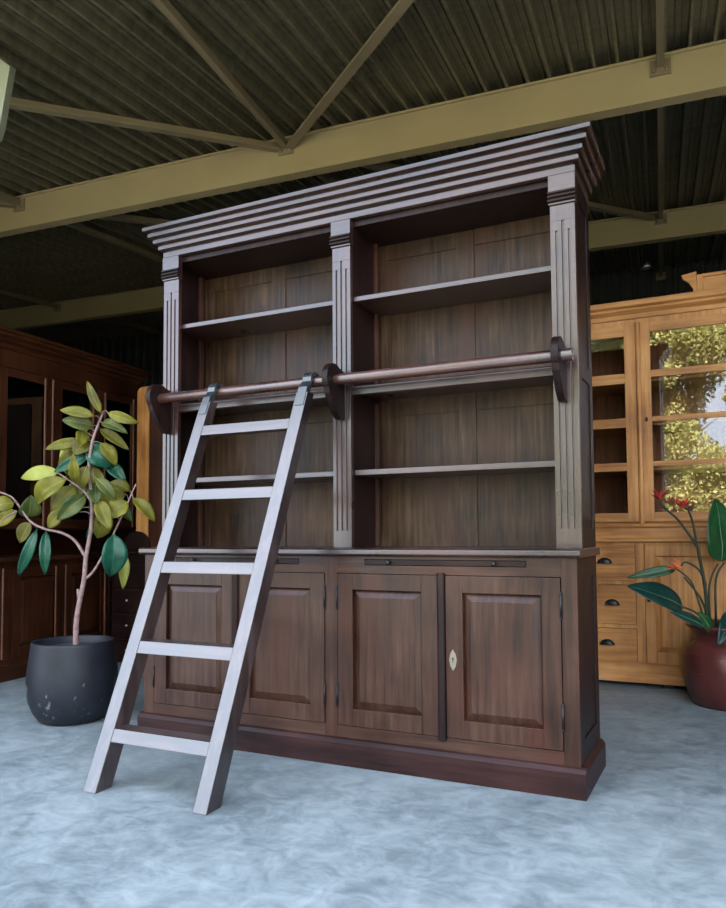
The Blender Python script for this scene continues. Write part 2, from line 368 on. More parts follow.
for k in range(5):
    e = .004+k*.0195; zz = z+(.009 if k else 0)
    if k: lv.append((z-.0005, zz, e-.034, e-.030, 0))
    lv.append((zz, z+.0305, e-.006, e, .003)); z += .0308
cornice('cornice_moulding', bc, 0, W, YU+.004, D, lv, M['gloss_x'])
MB().box(0, W, YU+.02, D, 2.506, 2.655).obj('cornice_core', M['dark_x'], bc)
# ladder rail and its brackets
MB().tube([(.050, .035, 1.724), (2.178, .035, 1.724)], .0255, n=24).obj('ladder_rail', M['rail'], bc, .002, smooth=False)
bpy.data.objects['ladder_rail'].data.polygons.foreach_set('use_smooth', [len(p.vertices) == 4 for p in bpy.data.objects['ladder_rail'].data.polygons])
arc = [(.03+.075*math.cos(t), 1.727+.072*math.sin(t)) for t in [PI*(.30+.92*i/16) for i in range(17)]]
prof = [(YU-.001, 1.775)]+arc+[(-.018, 1.655), (.008, 1.615), (.038, 1.58), (.068, 1.556), (.078, 1.548), (YU-.001, 1.548)]
for a in (.032, 1.072, 2.106): MB().prism(prof, a, a+.031, 'x').obj('rail_bracket', M['dark_z'], bc, .003)

# ------------------------------------------------------------------ ladder
ld = thing('library_ladder', 'dark glossy wooden ladder with five rungs hooked on the bookcase rail', 'ladder', (0, 0, 0))
def fy(z): return -.733+.41*z
def side(xb0, xt0, xb1, xt1):
    zt = 1.665; b0, b1 = fy(0), fy(0)+.090; t0, t1 = fy(zt), fy(zt)+.090
    return MB().hexa([(xb0, b0, 0), (xb1, b0, 0), (xb1, b1, 0), (xb0, b1, 0), (xt0, t0, zt), (xt1, t0, zt), (xt1, t1-.03, zt), (xt0, t1-.03, zt)]).obj('side_rail', M['ladder_z'], ld, .003)
side(.370, .394, .437, .452); side(.918, .941, .981, 1.003)
for z in (.231, .567, .899, 1.225, 1.540):
    t = z/1.665; xa = .437+.015*t-.004; xb = .918+.023*t+.004
    MB().hexa([(xa, fy(z-.05)+.003, z-.05), (xb, fy(z-.05)+.003, z-.05), (xb, fy(z-.05)+.080, z-.05), (xa, fy(z-.05)+.080, z-.05),
               (xa, fy(z)+.003, z), (xb, fy(z)+.003, z), (xb, fy(z)+.080, z), (xa, fy(z)+.080, z)]).obj('rung', M['ladder_x'], ld, .003)
for xa, xb in ((.402, .446), (.950, .997)):
    c = (.035, 1.724); r0 = .0285; r1 = .046
    o = [(c[0]+r1*math.cos(t), c[1]+r1*math.sin(t)) for t in [PI*(-.05+1.07*i/14) for i in range(15)]]
    i = [(c[0]+r0*math.cos(t), c[1]+r0*math.sin(t)) for t in [PI*(1.02-1.07*i/14) for i in range(15)]]
    MB().prism(o+[(fy(1.69)-.004, 1.69), (fy(1.60)-.004, 1.60), (fy(1.60)+.03, 1.60), (fy(1.66)+.033, 1.66)]+i, xa, xb, 'x').obj('hook', M['hook'], ld, .002)

# plant geometry, metres
LEAVES=[
(-0.60,0.12,1.50,-0.69,0.05,1.39,0.085,0),
(-0.56,0.10,1.60,-0.50,0.02,1.50,0.07,1),
(-0.62,0.20,1.33,-0.70,0.12,1.22,0.09,0),
(-0.50,0.14,1.30,-0.43,0.08,1.19,0.085,2),
(-0.66,0.16,1.27,-0.76,0.20,1.17,0.09,1),
(-0.52,0.20,1.22,-0.46,0.14,1.06,0.09,0),
(-0.60,0.18,1.63,-0.68,0.24,1.58,0.06,0),
(-0.44,0.24,1.18,-0.36,0.28,1.09,0.07,2),
(-0.378,0.056,1.686,-0.438,0.012,1.861,0.044,0),
(-0.442,0.067,1.675,-0.613,-0.013,1.710,0.061,1),
(-0.499,0.122,1.630,-0.610,-0.001,1.656,0.079,2),
(-0.296,0.026,1.675,-0.168,0.124,1.624,0.054,1),
(-0.379,0.065,1.632,-0.221,0.098,1.565,0.060,2),
(-0.548,0.214,1.628,-0.391,0.281,1.504,0.058,1),
(-0.578,0.155,1.554,-0.790,0.042,1.508,0.057,1),
(-0.534,0.114,1.552,-0.567,0.046,1.463,0.096,0),
(-0.535,0.115,1.519,-0.442,0.204,1.402,0.124,3),
(-0.444,0.122,1.531,-0.386,0.179,1.404,0.073,1),
(-0.544,0.125,1.463,-0.669,0.002,1.369,0.062,3),
(-0.659,0.103,1.353,-0.685,0.081,1.541,0.074,4),
(-0.522,0.030,1.299,-0.484,-0.035,1.462,0.055,1),
(-0.495,0.211,1.428,-0.385,0.255,1.312,0.069,3),
(-0.706,0.068,1.370,-0.932,0.001,1.346,0.085,4),
(-0.530,0.148,1.408,-0.556,0.190,1.251,0.108,1),
(-0.490,0.068,1.400,-0.540,0.081,1.274,0.083,0),
(-0.604,0.034,1.330,-0.795,-0.002,1.188,0.111,1),
(-0.662,0.143,1.293,-0.732,0.054,1.137,0.115,1),
(-0.443,0.020,1.235,-0.554,-0.073,1.100,0.087,2),
(-0.418,0.289,1.252,-0.577,0.196,1.212,0.092,1),
(-0.327,0.226,1.263,-0.412,0.146,1.301,0.073,0),
(-0.314,0.199,1.200,-0.390,0.142,1.111,0.112,1),
(-0.256,0.177,1.220,-0.151,0.235,1.087,0.072,1),
(-0.423,0.174,1.146,-0.523,0.178,1.000,0.101,1),
(-0.444,0.195,1.135,-0.603,0.173,1.000,0.040,3),
(-0.272,0.056,1.022,-0.317,0.076,0.790,0.125,3),
(-0.402,0.224,0.932,-0.351,0.205,0.715,0.062,4),
(-0.861,0.056,1.054,-1.007,0.053,0.784,0.057,3),
(-0.826,0.088,1.042,-0.837,0.095,0.790,0.057,3),
(-0.871,0.002,1.122,-0.813,-0.027,1.244,0.113,2),
(-0.889,0.032,1.094,-0.944,0.011,0.975,0.080,0),
(-0.835,-0.118,1.197,-0.899,-0.216,1.168,0.083,1),
(-0.960,0.001,1.158,-1.125,-0.019,1.073,0.074,1),
(-0.553,-0.042,1.149,-0.646,-0.052,1.057,0.071,0),
(-0.444,0.106,1.211,-0.350,0.104,1.044,0.078,1),
(-0.425,0.072,1.331,-0.346,0.142,1.210,0.066,2),
(-0.639,0.160,1.149,-0.657,0.076,1.216,0.069,1),
]
BR=[
([ (-0.599,0.109,0.388),(-0.596,0.104,0.488),(-0.583,0.104,0.600),(-0.547,0.111,0.767),(-0.534,0.110,0.889),(-0.504,0.115,1.051),(-0.494,0.110,1.213),(-0.504,0.095,1.386),(-0.484,0.096,1.531),(-0.446,0.108,1.642),(-0.419,0.117,1.709) ],0.016,0.006),
([ (-0.534,0.110,0.889),(-0.586,0.080,0.985),(-0.651,0.046,1.030),(-0.736,0.004,1.053),(-0.810,-0.034,1.098),(-0.872,-0.070,1.199),(-0.907,-0.088,1.238),(-0.976,-0.123,1.267) ],0.009,0.004),
([ (-0.874,-0.068,1.154),(-0.935,-0.095,1.116),(-0.987,-0.116,1.060) ],0.005,0.003),
([ (-0.494,0.111,1.196),(-0.533,0.089,1.263),(-0.587,0.060,1.308),(-0.661,0.022,1.365) ],0.007,0.004),
([ (-0.547,0.111,0.767),(-0.501,0.131,0.811),(-0.453,0.149,0.894),(-0.388,0.172,1.028),(-0.324,0.194,1.172),(-0.269,0.212,1.300) ],0.008,0.004),
([ (-0.576,0.104,0.655),(-0.579,0.099,0.717) ],0.009,0.008),
]
ST=[
([ (2.569,1.867,0.373),(2.579,1.863,0.502),(2.573,1.850,0.685),(2.547,1.826,0.873),(2.533,1.816,0.932),(2.447,1.767,1.074),(2.370,1.725,1.151) ],0.012,0.006),
([ (2.538,1.819,0.920),(2.521,1.803,1.061),(2.497,1.787,1.138) ],0.007,0.006),
([ (2.579,1.852,0.696),(2.545,1.830,0.785),(2.477,1.795,0.832),(2.450,1.784,0.809) ],0.007,0.005),
([ (2.571,1.864,0.432),(2.570,1.856,0.555),(2.530,1.831,0.650),(2.464,1.794,0.744) ],0.007,0.005),
([ (2.601,1.882,0.373),(2.567,1.859,0.479),(2.516,1.831,0.538),(2.453,1.800,0.568) ],0.007,0.005),
([ (2.623,1.892,0.373),(2.626,1.886,0.502),(2.633,1.876,0.731),(2.679,1.892,0.825) ],0.008,0.006),
([ (2.601,1.882,0.373),(2.592,1.864,0.608),(2.607,1.863,0.737),(2.646,1.877,0.819) ],0.007,0.005),
([ (2.591,1.877,0.373),(2.534,1.836,0.609),(2.495,1.810,0.726),(2.417,1.769,0.798) ],0.006,0.004),
([ (2.633,1.897,0.373),(2.636,1.893,0.461),(2.669,1.906,0.502),(2.712,1.925,0.537) ],0.007,0.005),
]
L2=[
(2.456,1.745,0.573,2.179,1.494,0.705,0.163,0),
(2.419,1.826,0.789,2.148,1.755,0.735,0.065,1),
(2.665,1.88,0.835,2.640,1.855,1.205,0.270,1),
(2.606,1.747,0.436,2.538,1.708,0.551,0.086,1),
(2.562,1.691,0.475,2.399,1.552,0.561,0.074,0),
(2.713,1.792,0.550,2.638,1.655,0.377,0.103,0),
(2.737,2.030,0.838,2.887,2.191,1.201,0.241,1),
(2.757,1.942,0.607,2.940,1.915,0.672,0.200,0),
]
PANEL=[(-0.596,-0.643,2.888),(-0.437,-0.570,2.935),(-0.417,-0.565,3.007),(-0.365,-0.557,3.293),(-0.578,-0.670,3.479)]
ROD=[(-0.953,-0.520,3.558),(-0.619,-0.366,3.640),(-0.810,-0.454,3.594)]
LAMP=(2.058,4.500,3.535)
SKY,SUN,EXPO,CLOUD = .16, 24.0, 2.82, 6.8

# ------------------------------------------------------------------ potted fig in a charcoal pot
pt = thing('potted_rubber_plant', 'leafy rubber plant in a round charcoal pot beside the ladder', 'plant')
PC = (-.60, .09)
def lathe_pot(name, prof, c, mat, par):
    # sit the mesh origin at the pot centre
    return MB().lathe(prof).obj(name, mat, par, .0, True, loc=(c[0], c[1], 0))
lathe_pot('pot', [(.02, .0), (.150, .0), (.172, .012), (.205, .06), (.228, .12), (.238, .19), (.237, .25), (.231, .31), (.222, .37), (.2165, .415), (.2155, .428), (.212, .434), (.200, .434), (.197, .428), (.196, .39), (.02, .385)], PC, M['pot'], pt)
MB().lathe([(.01, .36), (.197, .36), (.196, .392), (.10, .400), (.01, .403)]).obj('soil', M['soil'], pt, loc=(*PC, 0), smooth=True)
for pts, a, b in BR:
    MB().tube(smooth_pts(pts), a, b, 10).obj('stem' if a > .012 else 'branch', M['bark'], pt, smooth=True)
CAM_HINT = Vector((.73, -.66, .15)).normalized()       # leaves turn their faces towards the open, bright side of the hall
def leaf_mesh(b, t, w, rnd, fold=.22, droop=.12, nx=6, ny=10, turn=.42, shape=1.0, wave=0):
    b = Vector(b); t = Vector(t); d = t-b; L = d.length; dn = d.normalized()
    nrm = (CAM_HINT+Vector((rnd.uniform(-turn, turn), rnd.uniform(-turn, turn), rnd.uniform(-turn, turn)+.15)))
    sd = dn.cross(nrm).normalized(); nn = sd.cross(dn).normalized()
    if nn.dot(CAM_HINT) < 0: nn = -nn
    m = MB(); rows = []
    for j in range(ny+1):
        s = j/ny; hw = w/2*(math.sin(PI*min(1, s**(.85*shape)))**.75)*(1-.12*s)+.0012
        if j in (0, ny): hw = .0014
        c = b+d*s+nn*(droop*L*math.sin(PI*s))
        rows.append([m.bm.verts.new(c+sd*hw*q+nn*(abs(q)*hw*fold+wave*hw*math.sin(9*s+q*2))) for q in [2*i/nx-1 for i in range(nx+1)]])
    for j in range(ny):
        for i in range(nx): m.bm.faces.new((rows[j][i], rows[j][i+1], rows[j+1][i+1], rows[j+1][i]))
    return m, [r_[nx//2].co.copy() for r_ in rows], nn
def solid(o, t): s = o.modifiers.new('thickness', 'SOLIDIFY'); s.thickness = t; s.offset = 0; return o
rnd = random.Random(5)
for bx, by, bz, tx, ty, tz, w, k in LEAVES:
    m, mid, nn = leaf_mesh((bx, by, bz), (tx, ty, tz), w*1.12, rnd, fold=rnd.uniform(.1, .5), droop=rnd.uniform(.04, .22))
    o = solid(m.obj('leaf', LM[k], pt, smooth=True), .0012)
    MB().tube([p+nn*.0006 for p in mid[:-1]], .0012, .0005, 6).obj('midrib', LM[4] if k != 3 else M['midrib'], o, smooth=True)
    # petiole back to the closest branch point
    best = min((q for pts, a_, b_ in BR for q in smooth_pts(pts)), key=lambda q: (q-Vector((bx, by, bz))).length)
    B = Vector((bx, by, bz)); 
    if (best-B).length < .3: MB().tube(smooth_pts([best, (best+B)/2+Vector((0, 0, .008)), B]), .0026, .002, 6).obj('petiole', M['bark'], o, smooth=True)
MB().tube([(-.479, .15, 1.715), (-.470, .148, 1.765)], .007, .001, 8).obj('bud', LM[2], pt, smooth=True)

# ------------------------------------------------------------------ red flowered plant in oxblood jar
RP = (2.69, 1.915)
jp = thing('flowering_plant', 'red-flowered plant with broad leaves in a glossy oxblood jar', 'plant')
lathe_pot('jar', [(.02, 0), (.195, 0), (.208, .01), (.232, .07), (.254, .15), (.262, .22), (.256, .28), (.238, .325), (.205, .352), (.186, .366), (.181, .385), (.190, .41), (.215, .438), (.232, .455), (.234, .464), (.225, .468), (.205, .452), (.178, .42), (.168, .39), (.165, .36), (.02, .355)], RP, M['redpot'], jp)
for z, rr in ((.30, .249), (.345, .213), (.20, .2612)):
    m = MB(); m.lathe([(rr-.004, z-.004), (rr+.0015, z-.0015), (rr+.0015, z+.0015), (rr-.004, z+.004)]); m.obj('throwing_ridge', M['redpot'], jp, 0, True, loc=(*RP, 0))
MB().lathe([(.01, .34), (.166, .34), (.166, .375), (.01, .383)]).obj('soil', M['soil'], jp, loc=(*RP, 0), smooth=True)
for pts, a, b in ST: MB().tube(smooth_pts(pts), a, b, 10).obj('flower_stem' if a > .0065 else 'leaf_stalk', M['stem'], jp, smooth=True)
rnd = random.Random(11)
for i, (bx, by, bz, tx, ty, tz, w, k) in enumerate(L2):
    m, mid, nn = leaf_mesh((bx, by, bz), (tx, ty, tz), w, rnd, fold=.18, droop=.06, ny=16, turn=.25, shape=.85, wave=.05)
    o = solid(m.obj('leaf', M['strel_a'] if k == 0 else M['strel_b'], jp, smooth=True), .0015)
    MB().tube([p+nn*.0015 for p in mid[:-1]], .0028, .0008, 6).obj('midrib', M['midrib'], o, smooth=True)
def flower(c, d, n, L, mat, spread, rs):
    c = Vector(c); d = Vector(d).normalized(); r_ = random.Random(rs); m = MB()
    x = d.orthogonal().normalized(); y = d.cross(x)
    for i in range(n):
        a = 2*PI*i/n+r_.uniform(-.3, .3); q = (d+(x*math.cos(a)+y*math.sin(a))*spread*r_.uniform(.5, 1.3)).normalized(); l = L*r_.uniform(.7, 1.15)
        m.tube([c, c+q*l*.3, c+q*l*.62+Vector((0, 0, .004)), c+q*l], .0035, .001, 6)
        s_ = q.cross(d).normalized() if q.cross(d).length > .01 else x; w_ = q.cross(s_)
        for sg in (0, 1):
            A = [c+q*l*.1, c+q*l*.4+s_*.010, c+q*l*.98, c+q*l*.4-s_*.010]
            off = w_*(.003 if sg else -.001)
            m.bm.faces.new([m.bm.verts.new(p+off) for p in A])
    return m.obj('flower', mat, jp, smooth=False)
flower((2.352, 1.716, 1.20), (-.15, .0, .8), 9, .085, M['petal'], 1.1, 1)
flower((2.472, 1.772, 1.15), (-.1, -.1, .8), 10, .095, M['petal'], 1.1, 2)
flower((2.452, 1.785, .80), (-.6, -.1, .2), 6, .09, M['petal_o'], .6, 3)
MB().tube([(2.370, 1.725, 1.151), (2.352, 1.716, 1.185), (2.36, 1.715, 1.21), (2.40, 1.72, 1.235)], .007, .002, 8).obj('bract', LM[2], jp, smooth=True)
MB().tube([(2.497, 1.787, 1.138), (2.48, 1.775, 1.150), (2.465, 1.77, 1.16)], .007, .004, 8).obj('bract', M['stem'], jp, smooth=True)

# ------------------------------------------------------------------ honey coloured display cabinet behind
hc = thing('display_cabinet', 'honey-coloured wooden display cabinet with glazed upper doors and drawers below', 'cabinet', (0, 2.21, 0))
X0, X1, HD = 1.42, 3.62, .48      # y is local: 0 = front face
HX, HZ = M['honey_x'], M['honey_z']
m = MB(); m.box(X0-.01, X1+.01, -.014, .02, .03, .145).prism([(-.014, .145), (-.004, .160), (.02, .160), (.02, .145)], X0-.01, X1+.01, 'x')
m.box(X0-.01, X0+.02, .02, HD, .03, .16).box(X1-.02, X1+.01, .02, HD, .03, .16); m.obj('plinth', HX, hc, .002)
for x in (X0+.03, 2.3, X1-.06): MB().box(x, x+.05, .03, .08, 0, .035).box(x, x+.05, HD-.08, HD-.03, 0, .035).obj('foot', M['dark_z'], hc)
m = MB(); m.box(X0, X0+.02, .02, HD, .12, .94).box(X1-.02, X1, .02, HD, .12, .94).box(X0+.02, X1-.02, HD-.015, HD, .12, .94).box(X0+.02, X1-.02, .02, HD-.015, .12, .14)
stl = [X0, X0+.06, 1.80, 1.84, 2.156, 2.203, 2.88, 2.93, 3.56, X1]
for a, b in ((X0, X0+.06), (1.79, 1.848), (2.146, 2.2), (2.87, 2.93), (3.56, X1)): m.box(a, b, 0, .02, .14, .94)
for a, b in ((X0+.06, 1.79), (1.848, 2.146), (2.2, 2.87), (2.93, 3.56)): m.box(a, b, 0, .02, .925, .94); m.box(a, b, 0, .02, .14, .158)
for z in (.376, .663): m.box(1.848, 2.146, 0, .02, z, z+.026)
m.obj('base_carcass', HZ, hc, .0015)
HM = (HX, HZ)
for a, b, st in ((X0+.062, 1.788, .07), (2.203, 2.867, .062), (2.933, 3.558, .07)):
    d = panel_door(a, b, .160, .923, hc, HM, y=-.002, th=.02, st=st)
    if a > 2.1 and a < 2.5: MB().tube([(2.228, -.002, .567), (2.228, -.012, .567)], .004).sphere((2.228, -.018, .567), .011).obj('knob', M['iron'], d, smooth=True)
def cup(par, x, z):
    m = MB(); R = .047
    prof = [(x+R*math.cos(t), z-.018+.036*math.sin(t)) for t in [PI*i/14 for i in range(15)]]
    rows = []
    for s, k in ((0, 1), (.6, .93), (1, .62)):
        rows.append([m.bm.verts.new((x+(px-x)*k, -.003-.024*s, z-.018+(pz-z+.018)*k)) for px, pz in prof])
    for a, b in zip(rows, rows[1:]):
        for i in range(14): m.bm.faces.new((a[i], a[i+1], b[i+1], b[i]))
    m.bm.faces.new(rows[-1])
    o = m.obj('cup_handle', M['iron'], par, smooth=True); solid(o, .002)
    MB().box(x-.052, x+.052, -.004, -.0015, z-.020, z-.015).obj('handle_plate', M['iron'], o)
for z0, z1, hx in ((.690, .923, 1.950), (.403, .661, 1.993), (.160, .374, 1.955)):
    o = MB().box(1.850, 2.144, -.003, .30, z0, z1).obj('drawer', HX, hc, .003); cup(o, hx, (z0+z1)/2+.015)
# waist mouldings
m = MB(); m.prism([(.02, .94), (-.012, .94), (-.020, .948), (-.020, .962), (-.006, .972), (-.006, 1.035), (-.016, 1.045), (-.016, 1.06), (.0, 1.072), (.02, 1.072)], X0-.01, X1+.01, 'x')
m.box(X0, X1, .02, HD, .94, 1.06); m.obj('waist_moulding', HX, hc, .002)
# glazed upper
m = MB(); m.box(X0, X0+.02, .02, HD, 1.06, 2.43).box(X1-.02, X1, .02, HD, 1.06, 2.43).box(X0+.02, X1-.02, .02, HD, 2.41, 2.43)
m.box(X0, X1, 0, .02, 2.335, 2.43); m.box(X0, X0+.05, 0, .02, 1.072, 2.335); m.box(X1-.05, X1, 0, .02, 1.072, 2.335)
m.obj('upper_carcass', HZ, hc, .0015)
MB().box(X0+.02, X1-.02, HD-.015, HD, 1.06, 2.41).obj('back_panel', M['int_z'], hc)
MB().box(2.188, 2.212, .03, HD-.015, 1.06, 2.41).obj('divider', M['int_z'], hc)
for a, b in ((X0+.021, 2.187), (2.213, X1-.021)):
    for z in (1.435, 1.735, 2.03): MB().box(a, b, .06, HD-.016, z-.018, z).obj('shelf', HX, hc, .001)
def glazed(x0, x1, z0, z1, bars, par, sl, sr, bt, tp, name='glazed_door', y=-.004, wz=None, wx=None, th=.022):
    wz = wz or HZ; wx = wx or HX
    m = MB(); m.box(x0, x0+sl, y, y+th, z0, z1).box(x1-sr, x1, y, y+th, z0, z1)
    d = m.obj(name, wz, par, .002)
    for a, b in [(z0, z0+bt), (z1-tp, z1)]: MB().box(x0+sl, x1-sr, y, y+th, a, b).obj('door_rail', wx, d, .002)
    for a, b in bars: MB().box(x0+sl, x1-sr, y+.002, y+th-.002, a, b).obj('glazing_bar', wx, d, .002)
    MB().box(x0+sl-.004, x1-sr+.004, y+.010, y+.0135, z0+bt-.004, z1-tp+.004).obj('glass_pane', M['glass'], d)
    return d
glazed(1.475, 2.180, 1.076, 2.393, [(2.0, 2.068), (1.704, 1.768), (1.415, 1.470)], hc, .08, .072, .06, .075)
d = glazed(2.212, 2.93, 1.076, 2.393, [(2.030, 2.075), (1.735, 1.768), (1.440, 1.472)], hc, .060, .06, .062, .062)
MB().sphere((2.240, -.006, 1.750), .010, (1, .5, 1.6)).obj('keyhole', M['iron'], d, smooth=True)
glazed(2.935, 3.565, 1.076, 2.393, [(2.030, 2.075), (1.735, 1.768), (1.440, 1.472)], hc, .06, .06, .062, .062)
MB().prism([(2.196+.017*math.cos(t), -.004-.014*math.sin(t)) for t in [PI*i/8 for i in range(9)]], 1.055, 2.40, 'z').sphere((2.196, -.006, 1.055), .017, (1, .9, .6)).obj('closing_bead', HZ, d, .0)
cornice('cornice', hc, X0, X1, .0, HD, [(2.43, 2.462, .004, .012, 0), (2.464, 2.497, .010, .038, .018), (2.498, 2.545, .030, .052, .012)], HX)
# headboard piece lying on top of the cabinet
hb = thing('carved_crest', 'light wooden crest piece with curved bracket lying on top of the honey cabinet', 'furniture', (0, 2.21, 2.545))
MB().box(2.60, 3.3, .14, .16, 0, .145).box(2.60, 3.3, .125, .175, .145, .165).obj('board', M['honey_x'], hb, .002)
MB().box(2.565, 2.60, .13, .17, 0, .165).obj('end_post', M['honey_z'], hb, .002)
MB().prism([(2.563, .02), (2.545, .04), (2.538, .08), (2.515, .12), (2.478, .150), (2.470, .178), (2.563, .192)], .14, .165, 'y').obj('bracket', M['honey_x'], hb, .002)

# ------------------------------------------------------------------ building frame: turned 4.6 degrees
BA = math.radians(4.6); OX, OY = .671, 1.192
UX, UY = math.cos(BA), math.sin(BA)
def B(u, v, z): return Vector((OX+u*UX-v*UY, OY+u*UY+v*UX, z))
def binv(x, y): dx, dy = x-OX, y-OY; return dx*UX+dy*UY, -dx*UY+dy*UX

# ------------------------------------------------------------------ reddish dark dresser along the left side (its front faces +x)
lz = BA+PI/2; L0 = Vector((-1.875, .50, 0))
def left_cab(name, label, xoff, specs, wid):
    t = thing(name, label, 'cabinet', L0+Vector((-math.sin(BA), math.cos(BA), 0))*xoff, lz)
    RX, RZ = M['red_x'], M['red_z']; DP = .46; YU_ = .12; Z0 = 1.06; Z1 = 2.29
    MB().box(0, wid, -.015, .03, 0, .11).box(0, .03, .03, DP, 0, .11).box(wid-.03, wid, .03, DP, 0, .11).obj('plinth', RX, t, .003)
    m = MB(); m.box(.002, .025, .0, DP, .11, .83).box(wid-.025, wid-.002, .0, DP, .11, .83).box(.025, wid-.025, DP-.02, DP, .11, .83)
    m.box(.025, wid-.025, 0, .02, .11, .15).box(.025, wid-.025, 0, .02, .79, .83)
    for a in specs['base_stiles']: m.box(a-.02, a+.02, 0, .02, .15, .79)
    m.obj('base_carcass', RZ, t, .002)
    for a, b in specs['base_doors']: panel_door(a, b, .152, .788, t, (RX, RZ), y=-.004, th=.02, st=.06)
    for a, b in specs['drawers']:
        for k in range(4):
            z0 = .152+k*.16; o = MB().box(a, b, -.004, .3, z0, z0+.156).obj('drawer', M['dark_x'], t, .003)
            MB().tube([((a+b)/2, -.004, z0+.08), ((a+b)/2, -.014, z0+.08)], .004).sphere(((a+b)/2, -.02, z0+.08), .010).obj('knob', M['knob'], o, smooth=True)
    MB().box(-.004, wid+.004, -.025, DP, .83, .862).obj('counter', RX, t, .006)
    MB().box(.0, wid, DP-.02, DP, .863, 1.059).obj('gallery_back', M['red_x'], t, .001)
    for x in specs['beads']: MB().prism([(x+.011*math.cos(q), YU_-.045-.008*math.sin(q)) for q in [PI*i_/6 for i_ in range(7)]], Z0+.02, Z1-.07, 'z').obj('highlight_bead', M['bead'], t)  # beads in a lighter tint stand for the highlights on the stiles
    for x in specs['low_beads']: MB().prism([(x+.010*math.cos(q), -.004-.008*math.sin(q)) for q in [PI*i_/6 for i_ in range(7)]], .155, .785, 'z').obj('highlight_bead', M['bead'], t)  # bright edge lines of the base doors, drawn as lighter beads
    # scrolled side brackets carry the upper case
    for x in specs['brackets']:
        prof = [(.43, .862), (.03, .862)]+[(.16-.14*math.cos(q), .90+.158*math.sin(q)) for q in [PI*.5*i/8 for i in range(9)]]+[(.43, 1.058)]
        MB().prism([(p[0], p[1]) for p in prof], x, x+.045, 'x').obj('scroll_bracket', M['dark_z'], t, .004)
    YU_ = .12; Z0 = 1.06; Z1 = 2.29
    m = MB(); m.box(0, .025, YU_, DP, Z0, Z1).box(wid-.025, wid, YU_, DP, Z0, Z1).box(.025, wid-.025, YU_, DP, Z0, Z0+.03).box(.025, wid-.025, YU_, DP, Z1-.02, Z1)
    m.box(0, wid, YU_-.02, YU_, Z1-.05, Z1+.08)
    for a in specs['up_stiles']: m.box(a-.03, a+.03, YU_-.02, YU_, Z0, Z1-.05)
    m.box(0, wid, YU_, DP, Z1, Z1+.08)
    m.obj('upper_carcass', RZ, t, .002)
    MB().box(.025, wid-.025, DP-.02, DP, Z0+.03, Z1-.02).obj('back_panel', M['red_z'], t)
    for z in (1.42, 1.80): MB().box(.026, wid-.026, YU_+.03, DP-.021, z-.02, z).obj('shelf', RX, t, .002)
    for a, b in specs['up_doors']: glazed(a, b, Z0+.01, Z1-.06, [], t, .075, .075, .07, .06, y=YU_-.045, wz=M['red_z'], wx=M['red_x'])
    cornice('cornice', t, .075, wid-.075, YU_-.02, DP, [(Z1+.08, Z1+.115, .0, .012, 0), (Z1+.117, Z1+.15, .012, .035, .012), (Z1+.152, Z1+.185, .03, .062, .015), (Z1+.187, Z1+.215, .055, .075, .006)], M['red_x'])
    return t
left_cab('dresser', 'long tall reddish-brown glazed dresser along the left side, behind the potted rubber plant', -1.022,
         dict(base_stiles=[.45, .885, 1.227, 1.722, 2.20], base_doors=[(.04, .425), (.475, .860), (.910, 1.202), (1.246, 1.706), (1.738, 2.183)], drawers=[(2.222, 2.74)], brackets=[.01, 1.07, 2.72],
              beads=[1.585, 1.662, 2.10, 2.24, 2.60], low_beads=[1.155, 1.64, 1.74, 2.17], up_stiles=[.03, .60, 1.15, 1.675, 2.152, 2.735], up_doors=[(.065, .595), (.605, 1.150), (1.160, 1.674), (1.684, 2.147), (2.159, 2.645)]), 2.775)

# ------------------------------------------------------------------ yellow cupboard on a small dark chest behind the bookcase
ch = thing('chest_of_drawers', 'dark wooden chest with small pale knobs, standing behind the left end of the bookcase', 'chest', (-1.80, 1.56, 0))
MB().box(0, 1.1, 0, .42, .0, .86).obj('body', M['dark_z'], ch, .003)
MB().box(-.02, 1.12, -.02, .44, .86, .89).obj('top', M['dark_x'], ch, .005)
for z0 in (.012+.0, .208, .405, .602):
    for xa in (.03, .56):
        o = MB().box(xa, xa+.51, -.010, -.0005, z0, z0+.175).obj('drawer', M['dark_x'], ch, .003)
        for q in (.145, .42): MB().sphere((xa+q, -.018, z0+.09), .010).obj('knob', M['knob'], o, smooth=True)
pr_ = [(.0, .89), (.0, .93)]+[(.13-.13*math.cos(q), .93+.11*math.sin(q)) for q in [PI*i/10 for i in range(11)]]+[(.26, .89)]
arch = MB().prism(pr_, .0, .018, 'y')
yc = thing('cupboard', 'plain yellow-brown wooden cupboard with rounded top corner, behind the left rail bracket', 'cupboard', (-1.572, 1.58, .892))
arch.obj('arched_foot', M['dark_x'], yc, .003, loc=(-.09, -.036, -.889))
m = MB(); R = .05; prof = [(0, 0), (.95, 0), (.95, 1.31)]+[(R-R*math.sin(q), 1.31-R+R*math.cos(q)) for q in [PI*.5*i/6 for i in range(7)]]
m.prism(prof, 0, .34, 'y'); m.obj('body', M['honey_z'], yc, .004)
MB().box(.145, .93, -.016, -.0005, .03, 1.25).obj('door', M['red_z'], yc, .003)
MB().box(.022, .135, -.010, -.0005, .05, 1.24).obj('stile', M['honey_z'], yc, .003)

